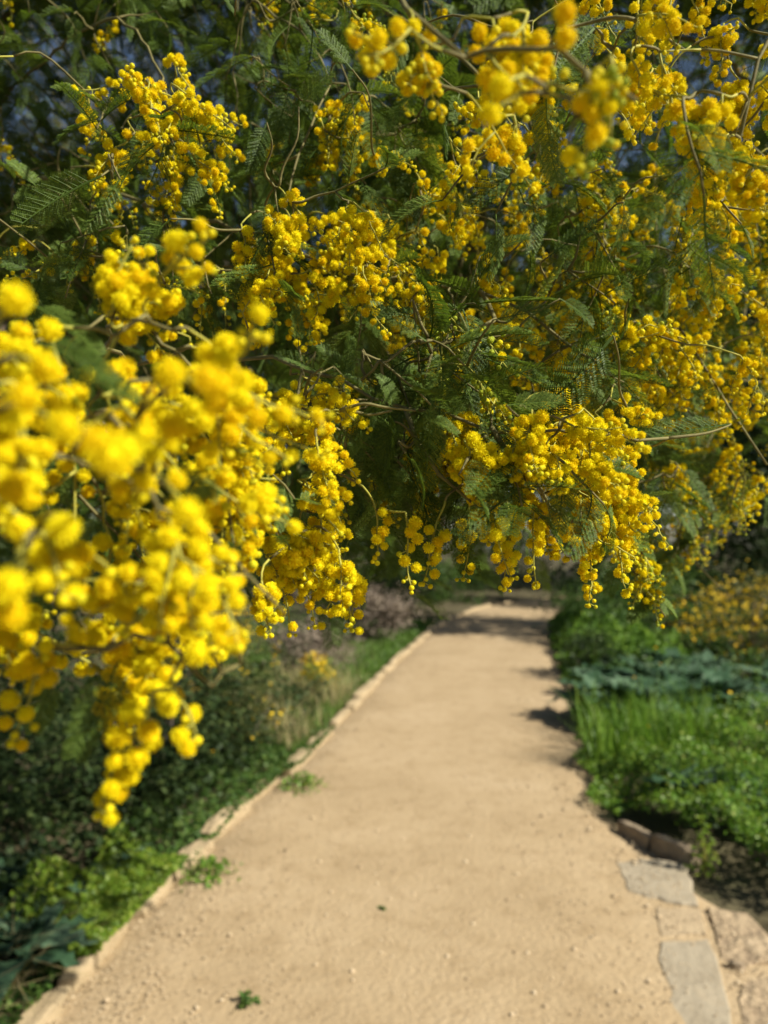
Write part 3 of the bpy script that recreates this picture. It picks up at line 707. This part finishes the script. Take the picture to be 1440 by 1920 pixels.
for a, b, d, n in [((285, 1300), (250, 1535), .25, 10), ((320, 1270), (368, 1375), .25, 5), ((500, 1040), (548, 1180), .44, 9), ((560, 1040), (590, 1170), .45, 9),
                   ((655, 1050), (660, 1165), .45, 9), ((670, 1070), (640, 1170), .46, 7), ((700, 940), (715, 1050), .46, 7),
                   ((90, 1215), (15, 1370), .27, 8), ((760, 960), (792, 1098), .45, 10), ((820, 975), (822, 1095), .46, 8), ((950, 940), (966, 1100), .46, 9),
                   ((1000, 960), (992, 1090), .47, 8), ((1050, 950), (1110, 1060), .48, 8), ((880, 960), (885, 1085), .5, 8), ((925, 960), (935, 1080), .45, 8), ((1020, 930), (1060, 1040), .5, 8)]:
    A, B = P(*a, d), P(*b, d); add_spray(A, B - A + W3(0, 0, .10 * np.linalg.norm(B - A)), np.linalg.norm(B - A) * 1.04, n, 1.0, .0040, .12)
# centre
region(760, 730, 1120, 980, .43, .56, 36, 7, (.45, .75, 0), .97, .0041, (.04, .065), (10, 14))
region(1000, 720, 1180, 940, .5, .62, 16, 2, (.6, .6, 0), .92, .0039, (.04, .065), (10, 14))
region(560, 640, 780, 900, .50, .62, 5, 16, (.3, .6, 0), .85, .0039, (.03, .05), (7, 10))
region(480, 720, 620, 790, .44, .48, 6, 0, (.8, .2, 0), 1.0, .0037, (.025, .04), (6, 9))
region(700, 560, 900, 700, .46, .54, 7, 8, (.5, .6, 0), .05, .0041, (.04, .065), (9, 13))
region(450, 340, 690, 540, .54, .66, 24, 4, (.2, .7, 0), 1.0, .0041, (.04, .07), (10, 14))
region(150, 110, 400, 300, .56, .68, 20, 5, (.1, .3, 0), .8, .0041, (.04, .065), (9, 14), 1.0)
region(120, 300, 470, 540, .62, .78, 11, 14, (0, .5, 0), .4, .0039, (.04, .07), (8, 12), .9)
region(30, 360, 260, 520, .60, .68, 3, 6, (-.7, .4, 0), .5, .0039, (.04, .06), (6, 9))
region(430, -60, 800, 330, .62, 1.0, 10, 48, (.2, .6, 0), .25, .0039, (.04, .07), (8, 12), .9)
region(600, 170, 800, 330, .62, .72, 10, 4, (.2, .7, 0), .75, .0039, (.04, .06), (9, 13))
region(640, 350, 830, 620, .60, .76, 18, 8, (.2, .7, 0), .7, .0038, (.04, .06), (9, 13))
region(-100, -60, 430, 560, .8, 1.2, 8, 46, (.2, .6, 0), .5, .0039, (.04, .07), (8, 12), .9)
# near twig at the top
region(760, 0, 1010, 110, .27, .34, 8, 0, (.1, .5, 0), .8, .0039, (.025, .035), (6, 9))
region(1000, 90, 1190, 240, .25, .28, 3, 0, (.2, .3, 0), .2, .0039, (.02, .03), (7, 9), .9, (.02, .03))
region(880, 100, 1020, 240, .36, .5, 9, 0, (.3, .6, 0), .85, .0041, (.03, .045), (7, 10))
region(1000, -60, 1240, 150, .36, .7, 16, 5, (.2, .6, 0), .8, .0035, (.03, .05), (8, 11))
# the right
region(1230, -80, 1520, 330, .36, .6, 26, 2, (.2, .7, 0), .95, .0039, (.03, .05), (9, 13))
region(1230, 280, 1520, 720, .55, .95, 46, 10, (.2, .7, 0), .85, .0039, (.04, .07), (10, 14))
region(1080, 330, 1300, 760, .65, .9, 40, 16, (.3, .6, 0), .75, .0037, (.04, .07), (10, 14))
region(1180, 560, 1560, 900, .8, 1.25, 60, 14, (.2, .7, 0), .85, .0038, (.05, .08), (10, 15), .7, (.05, .07), 20)
region(1180, 840, 1400, 1080, .75, 1.25, 12, 14, (.2, .9, 0), .2, .0034, (.04, .07), (9, 12), .5, (.035, .05), 10)
region(730, 210, 1190, 720, .58, .9, 62, 40, (.3, .6, 0), .55, .0038, (.04, .065), (9, 13), .9)
for k in range(30):
    t = R.random(); b = P(1155 + 75 * t + R.uniform(-25, 25), 970 + 150 * t, R.uniform(.66, .72))
    dd = toward(R.uniform(-.6, .8), 1, 0)
    if inside(b + dd * .03): add_spray(b, dd, R.uniform(.015, .03), R.randint(6, 9), .3, .0034)
for k in range(36):
    t = R.random(); b = P(1300 + 50 * math.sin(t * 6) + R.uniform(-60, 50), 860 + 200 * t, R.uniform(1.05, 1.2))
    dd = toward(R.uniform(-.7, .7), 1, 0)
    if inside(b + dd * .05): add_spray(b, dd, R.uniform(.035, .06), R.randint(8, 11), .3, .0036)
# deeper flowering wood
region(-80, -60, 1440, 860, .9, 1.5, 60, 30, (.2, .6, 0), .8, .0040, (.05, .08), (10, 14), .9, (.05, .08), 60)
region(700, 180, 1440, 860, .85, 1.3, 50, 10, (.2, .6, 0), .8, .0040, (.05, .08), (10, 14), .9, (.05, .08), 60)
# outside the frame
region(-400, -600, 1700, -60, .7, 1.5, 22, 60, (.1, .6, 0), .7, .0035, (.05, .08), (9, 13), .9)
region(-500, 0, -120, 1000, .4, .9, 14, 20, (.1, .6, 0), .8, .0035, (.05, .08), (9, 13), .9)
region(1480, -200, 1900, 760, .6, 1.2, 22, 20, (.1, .6, 0), .8, .0035, (.05, .08), (9, 13), .9)

# grow: nearest first, every new twig offers nodes to the next
jobs = [('s', j) for j in jobs_s] + [('f', j) for j in jobs_f]
jobs.sort(key=lambda q: np.min(np.linalg.norm(NODES - q[1][0], axis=1)))
for typ, j in jobs:
    if typ == 's':
        b, d, L, n, mat, rad, jit = j
        tw = link(b, d); pts, balls, peds = raceme(b, d, L, n, mat, rad, jit)
        segs = [pts]
        for _ in range(R.choice((1, 1, 2)) if n > 6 and jit > .15 else 0):
            k0 = R.randint(1, max(1, len(pts) // 2)); dd = nrm(nrm(pts[-1] - pts[0]) * .8 + rng.normal(size=3) * .55)
            if not inside(pts[k0] + dd * L * .8): continue
            p2, b2, e2 = raceme(pts[k0], dd, L * R.uniform(.45, .7), max(4, int(n * .6)), mat, rad)
            segs.append(p2); balls += b2; peds += e2
        for e, q, kk in balls: heads.append((e, q, kk, len(sprays)))
        sprays.append((tw, segs, peds))
        NODES = np.concatenate([NODES, tw[len(tw) // 2:], pts[:max(2, len(pts) // 3)]])
    else:
        b, d, L, nf, fl = j
        tw = link(b, d)
        pts = [b]; cur = d
        for i in range(4): cur = nrm(cur + rng.normal(size=3) * .12 + W3(0, 0, -.06)); pts.append(pts[-1] + cur * L / 4)
        full = np.concatenate([tw[:-1], np.array(pts)]); shoots.append(full)
        a = nrm(np.cross(d, (.3, .2, .9))); c = np.cross(d, a); ph = R.uniform(0, 6.28)
        for i in range(nf):
            t = (i + .5) / nf; p = pts[0] + (pts[-1] - pts[0]) * t; p = pts[min(4, int(t * 4 + .5))]
            ph += 2.5
            fd = nrm(d * .55 + a * math.cos(ph) + c * math.sin(ph) + W3(0, 0, -.1))
            fn = nrm(W3(.25, -.35, 1.0) + rng.normal(size=3) * .35)
            fronds.append((p, fd, fn, fl * R.uniform(.75, 1.15)))
        NODES = np.concatenate([NODES, tw[len(tw) // 2:]])
def one_frond(a, b, d, d2=None, nv=None, v=None):
    A, B = P(*a, d), P(*b, d2 or d)
    tw = link(A, B - A); shoots.append(tw)
    fronds.append((A, nrm(B - A), nrm(np.array(nv) if nv else W3(.2, -.6, .8)), np.linalg.norm(B - A), v))
one_frond((60, 570), (195, 640), .30, None, (.1, -.6, .8), 1)
one_frond((70, 640), (215, 690), .235, None, (.1, -.7, .7), 1)
one_frond((100, 715), (250, 712), .24, None, (0, -.8, .6), 3)
one_frond((300, 870), (410, 930), .25, None, (.1, -.9, .4), 0)
one_frond((225, 1235), (140, 1415), .27, None, (.5, -.85, .2), 2)
one_frond((100, 1270), (60, 1385), .29, None, (.5, -.85, .2), 1)
SUNNY = (.55, -.6, .6)
for a, b, d, v in [((190, 330), (30, 408), .50, 1), ((225, 335), (165, 430), .52, 4), ((320, 410), (225, 500), .52, 0), ((232, 470), (215, 560), .52, 2), ((800, 640), (695, 575), .43, 2),
                   ((925, 600), (1028, 582), .44, 2), ((830, 375), (700, 400), .48, 5), ((850, 350), (870, 420), .48, 3), ((1000, 300), (880, 385), .5, 0), ((955, 255), (985, 330), .46, 0),
                   ((1370, 795), (1222, 822), .5, 2), ((1150, 630), (1010, 790), .5, 1), ((605, 690), (655, 735), .44, 4), ((735, 770), (725, 690), .44, 5), ((560, 650), (552, 575), .47, 2),
                   ((700, 745), (650, 700), .45, 0), ((690, 750), (670, 860), .45, 1), ((720, 760), (760, 880), .46, 3), ((700, 800), (640, 880), .46, 0), ((740, 790), (700, 910), .47, 1),
                   ((670, 720), (600, 650), .47, 2), ((640, 716), (660, 630), .47, 0), ((780, 770), (860, 810), .43, 0), ((760, 850), (830, 930), .45, 5), ((700, 840), (740, 960), .48, 2),
                   ((600, 700), (520, 660), .46, 4), ((930, 400), (935, 520), .5, 1), ((900, 480), (990, 440), .52, 0), ((1030, 480), (1120, 420), .55, 2), ((1180, 560), (1170, 650), .55, 1),
                   ((820, 190), (840, 290), .52, 0), ((760, 60), (740, 150), .52, 1), ((660, 130), (600, 60), .55, 2), ((1000, 560), (1060, 480), .52, 0), ((1170, 380), (1180, 480), .55, 5),
                   ((1330, 480), (1420, 520), .6, 1), ((1390, 420), (1415, 480), .5, 0), ((500, 230), (470, 320), .55, 1), ((560, 200), (620, 130), .56, 0), ((440, 30), (415, -10), .45, 2),
                   ((860, 890), (930, 960), .43, 1), ((950, 760), (1060, 750), .43, 0), ((1050, 560), (1120, 600), .5, 1)]:
    one_frond(a, b, d, None, tuple(np.array(SUNNY) + rng.normal(size=3) * .3), v)
one_frond((1170, 1030), (1140, 1115), .7, None, (-.4, -.8, .3), 0)
one_frond((1170, 1020), (1235, 1040), .7, None, (.1, -.7, .6), 1)
for k in range(14):
    t = R.random(); a = (1155 + 80 * t, 980 + 150 * t); g2 = R.choice((-1, 1))
    one_frond(a, (a[0] + g2 * R.uniform(25, 60), a[1] + R.uniform(10, 60)), .69, R.uniform(.66, .72))
for k in range(26):
    t = R.random(); a = (1275 + 60 * math.sin(t * 5) + R.uniform(-20, 20), 880 + 210 * t); g2 = R.choice((-1, 1))
    one_frond(a, (a[0] + g2 * R.uniform(25, 55), a[1] + R.uniform(5, 50)), 1.1, R.uniform(1.06, 1.14))
# a few big heads closest to the lens
for (x, y, d, q) in [(28, 562, .19, .0042), (25, 915, .185, .0043), (118, 990, .19, .0042), (205, 860, .165, .0043), (232, 845, .17, .004), (180, 830, .168, .004), (320, 700, .2, .0042),
                     (388, 712, .19, .0043), (412, 720, .195, .004), (325, 800, .2, .004), (85, 692, .2, .004), (15, 1100, .17, .0042), (20, 1150, .175, .004), (350, 960, .19, .004), (45, 745, .18, .004), (120, 800, .175, .004),
                     (940, 160, .24, .0038), (920, 215, .25, .0038), (1060, 24, .25, .0038), (1060, 70, .26, .0038), (370, 1225, .245, .0043), (415, 1175, .25, .0042), (440, 1200, .245, .0042), (388, 1130, .25, .004)]:
    e = P(x, y, d); k = np.argmin(np.linalg.norm(NODES - e, axis=1)); a = NODES[k]
    m = (a * .5 + e * .5) + W3(0, 0, .004)
    heads.append((e, q, 0, len(sprays))); sprays.append((spline([a, m, e], .01), [np.array([e, e + W3(0, 0, .001)])], []))

# --- write the tree out
SCORE = lambda p, s: (lambda x, y, d: (s / max(d, .05)) * (1 if (-30 < x < 1470 and -30 < y < 1920) else .02))(*proj(p))
def spray_mesh(list_):
    mb = MB()
    for tw, pts, peds in list_:
        L = len(tw)
        if L > 3:
            h = L // 2; mb.tube(tw[:h + 1], np.linspace(.0009, .00075, h + 1), 5, 0); mb.tube(tw[h:], np.linspace(.00075, .0006, L - h), 5, 1)
        elif L > 1: mb.tube(tw, np.linspace(.0008, .0006, L), 5, 1)
        for q in pts:
            if len(q) > 2: mb.tube(q, np.linspace(.00075, .0004, len(q)), 5, 1)
        for a, b in peds: mb.tube([a, b], [.0004, .00032], 3, 1)
    return mb.mesh('flower_spray', [M['twig'], M['stem']])
osc = sorted(range(len(sprays)), key=lambda i: -SCORE(sprays[i][1][0][0], .01))
keep = set(osc[:285]); SO = {}
for i in osc[:285]: SO[i] = put('flower_spray', spray_mesh([sprays[i]]), tree)
rest = [sprays[i] for i in osc[285:]]
if rest: put('spray_stems', spray_mesh(rest), tree, kind='stuff')
oh = sorted(range(len(heads)), key=lambda i: -SCORE(heads[i][0], heads[i][1]) * (1 if heads[i][3] in keep else 0))
NH = 295
def reuler(): return (R.uniform(0, 6.28), R.uniform(0, 6.28), R.uniform(0, 6.28))
PROTO = {0: [], 1: [], 2: []}
def head_obj(i):
    e, q, kk, s = heads[i]; v = R.randrange(3 if kk == 0 else 2)
    o = put('flower_head' if kk == 0 else 'flower_bud', (BLOOM, BUD, GBUD)[kk][v], SO.get(s, tree), e, reuler(), q)
    if not any(x.data == o.data for x in PROTO[kk]): PROTO[kk].append(o)
singles = set(oh[:NH])
for kk in (1, 2):                  # a few of each sort of bud stand as objects too
    singles |= set([i for i in oh[NH:] if heads[i][2] == kk][:14])
for i in singles: head_obj(i)
def instances(name, parent, pos, rot, scl, protos, **kw):
    n = len(pos); me = bpy.data.meshes.new(name); me.vertices.add(n)
    me.vertices.foreach_set('co', np.asarray(pos, np.float32).ravel())
    a = me.attributes.new('rot', 'FLOAT_VECTOR', 'POINT'); a.data.foreach_set('vector', np.asarray(rot, np.float32).ravel())
    a = me.attributes.new('scl', 'FLOAT', 'POINT'); a.data.foreach_set('value', np.asarray(scl, np.float32))
    a = me.attributes.new('idx', 'INT', 'POINT'); a.data.foreach_set('value', rng.integers(0, len(protos), n).astype(np.int32))
    o = put(name, me, parent, **kw)
    ng = bpy.data.node_groups.new(name, 'GeometryNodeTree')
    ng.interface.new_socket('Geometry', in_out='INPUT', socket_type='NodeSocketGeometry')
    ng.interface.new_socket('Geometry', in_out='OUTPUT', socket_type='NodeSocketGeometry')
    N, Lk = ng.nodes, ng.links
    gi, go = N.new('NodeGroupInput'), N.new('NodeGroupOutput')
    iop = N.new('GeometryNodeInstanceOnPoints'); jn = N.new('GeometryNodeJoinGeometry')
    for p in protos:
        oi = N.new('GeometryNodeObjectInfo'); oi.transform_space = 'ORIGINAL'
        oi.inputs['Object'].default_value = p; oi.inputs['As Instance'].default_value = True
        Lk.new(oi.outputs['Geometry'], jn.inputs[0])
    def attr(nm, ty):
        q = N.new('GeometryNodeInputNamedAttribute'); q.data_type = ty; q.inputs['Name'].default_value = nm
        return [s for s in q.outputs if s.enabled and s.name == 'Attribute'][0]
    er = N.new('FunctionNodeEulerToRotation'); Lk.new(attr('rot', 'FLOAT_VECTOR'), er.inputs[0])
    Lk.new(gi.outputs[0], iop.inputs['Points']); Lk.new(jn.outputs[0], iop.inputs['Instance'])
    iop.inputs['Pick Instance'].default_value = True
    Lk.new(attr('idx', 'INT'), iop.inputs['Instance Index']); Lk.new(er.outputs[0], iop.inputs['Rotation']); Lk.new(attr('scl', 'FLOAT'), iop.inputs['Scale'])
    Lk.new(iop.outputs[0], go.inputs[0])
    md = o.modifiers.new('instances', 'NODES'); md.node_group = ng
    return o
for kk, nm in ((0, 'blossoms'), (1, 'yellow_buds'), (2, 'green_buds')):
    ids = [i for i in range(len(heads)) if heads[i][2] == kk and i not in singles]
    if ids and PROTO[kk]:
        instances(nm, tree, [heads[i][0] for i in ids], [reuler() for _ in ids], [heads[i][1] for i in ids], PROTO[kk], kind='stuff')
# leafy twigs
def shoot_mesh(l):
    mb = MB()
    for p in l: mb.tube(p, np.linspace(.0012, .0006, len(p)), 5)
    return mb.mesh('leafy_twig', [M['twig']])
ot = sorted(range(len(shoots)), key=lambda i: -SCORE(shoots[i][-1], .01))
for i in ot[:280]: put('leafy_twig', shoot_mesh([shoots[i]]), tree)
if ot[280:]: put('twigs', shoot_mesh([shoots[i] for i in ot[280:]]), tree, kind='stuff')
# inner foliage, then unseen overhead fronds added to shade it
inner = []; istem = MB()
IN = np.concatenate(nodes[-8:])
tries = 0
while len(inner) < 8500 and tries < 60000:
    tries += 1
    c = P(R.uniform(-500, 1600), R.uniform(-500, 1080), 1.0 + 3.0 * R.random() ** 1.6)
    x, y, d = proj(c)
    lim = np.interp(x, [-400, 0, 450, 700, 760, 1000, 1180, 1300, 1440, 1700], [1300, 1250, 1130, 1030, 1000, 980, 900, 830, 760, 600])
    sx, sy = c[0] - c[2] * sun_dir.x / sun_dir.z, c[1] - c[2] * sun_dir.y / sun_dir.z      # where its shadow falls
    if y > lim or sx > lx(sy) - .15: continue
    a = IN[np.argmin(np.linalg.norm(IN - c, axis=1))]
    istem.tube(spline([a, (a + c) / 2 + rng.normal(size=3) * .03, c], .12), [.0016] * len(spline([a, (a + c) / 2, c], .12)) if 0 else .0014, 4)
    for _ in range(5):
        p = c + rng.normal(size=3) * .045
        inner.append((p, nrm(rng.normal(size=3) + W3(.2, -.2, -.3)), nrm(W3(.2, -.3, 1) + rng.normal(size=3) * .5), R.uniform(.06, .11)))
tries = 0; n0 = len(inner)
while len(inner) < n0 + 3600 and tries < 30000:
    tries += 1
    c = W3(R.uniform(-1.1, 1.0), R.uniform(.8, 2.6), R.uniform(2.2, 3.1))  # added canopy above the frame, unseen, casts shade on the inner foliage
    x, y, d = proj(c)
    sx, sy = c[0] - c[2] * sun_dir.x / sun_dir.z, c[1] - c[2] * sun_dir.y / sun_dir.z
    if y > -60 or sx > lx(sy) - .15: continue
    a = IN[np.argmin(np.linalg.norm(IN - c, axis=1))]
    istem.tube(spline([a, (a + c) / 2 + rng.normal(size=3) * .03, c], .12), .0014, 4)
    for _ in range(6):
        inner.append((c + rng.normal(size=3) * .05, nrm(rng.normal(size=3) + W3(.2, -.2, -.3)), nrm(W3(.5, -.3, 1) + rng.normal(size=3) * .4), R.uniform(.07, .12)))
put('inner_and_shading_twigs', istem.mesh('inner_and_shading_twigs', [M['twig']]), tree, kind='stuff')
def frond_euler(d, n):
    x = nrm(d); z = nrm(n - x * (n @ x)); y_ = np.cross(z, x)
    return Matrix(np.c_[x, y_, z].tolist()).to_euler()
of = sorted(range(len(fronds)), key=lambda i: -SCORE(fronds[i][0], fronds[i][3]) * (3 if len(fronds[i]) > 4 else 1))
FP = []
for k, i in enumerate(of[:295]):
    f = fronds[i]; v = f[4] if len(f) > 4 and f[4] is not None else R.randrange(6)
    o = put('frond', FROND[v], tree, f[0], frond_euler(f[1], f[2]), f[3])
    if not any(x.data == o.data for x in FP): FP.append(o)
more = [fronds[i] for i in of[295:]] + inner
instances('foliage', tree, [f[0] for f in more], [frond_euler(f[1], f[2])[:] for f in more], [f[3] for f in more], FP, kind='stuff')
print('SPRAYS', len(sprays), 'HEADS', len(heads), 'FRONDS', len(fronds), 'SHOOTS', len(shoots), 'INNER', len(inner))
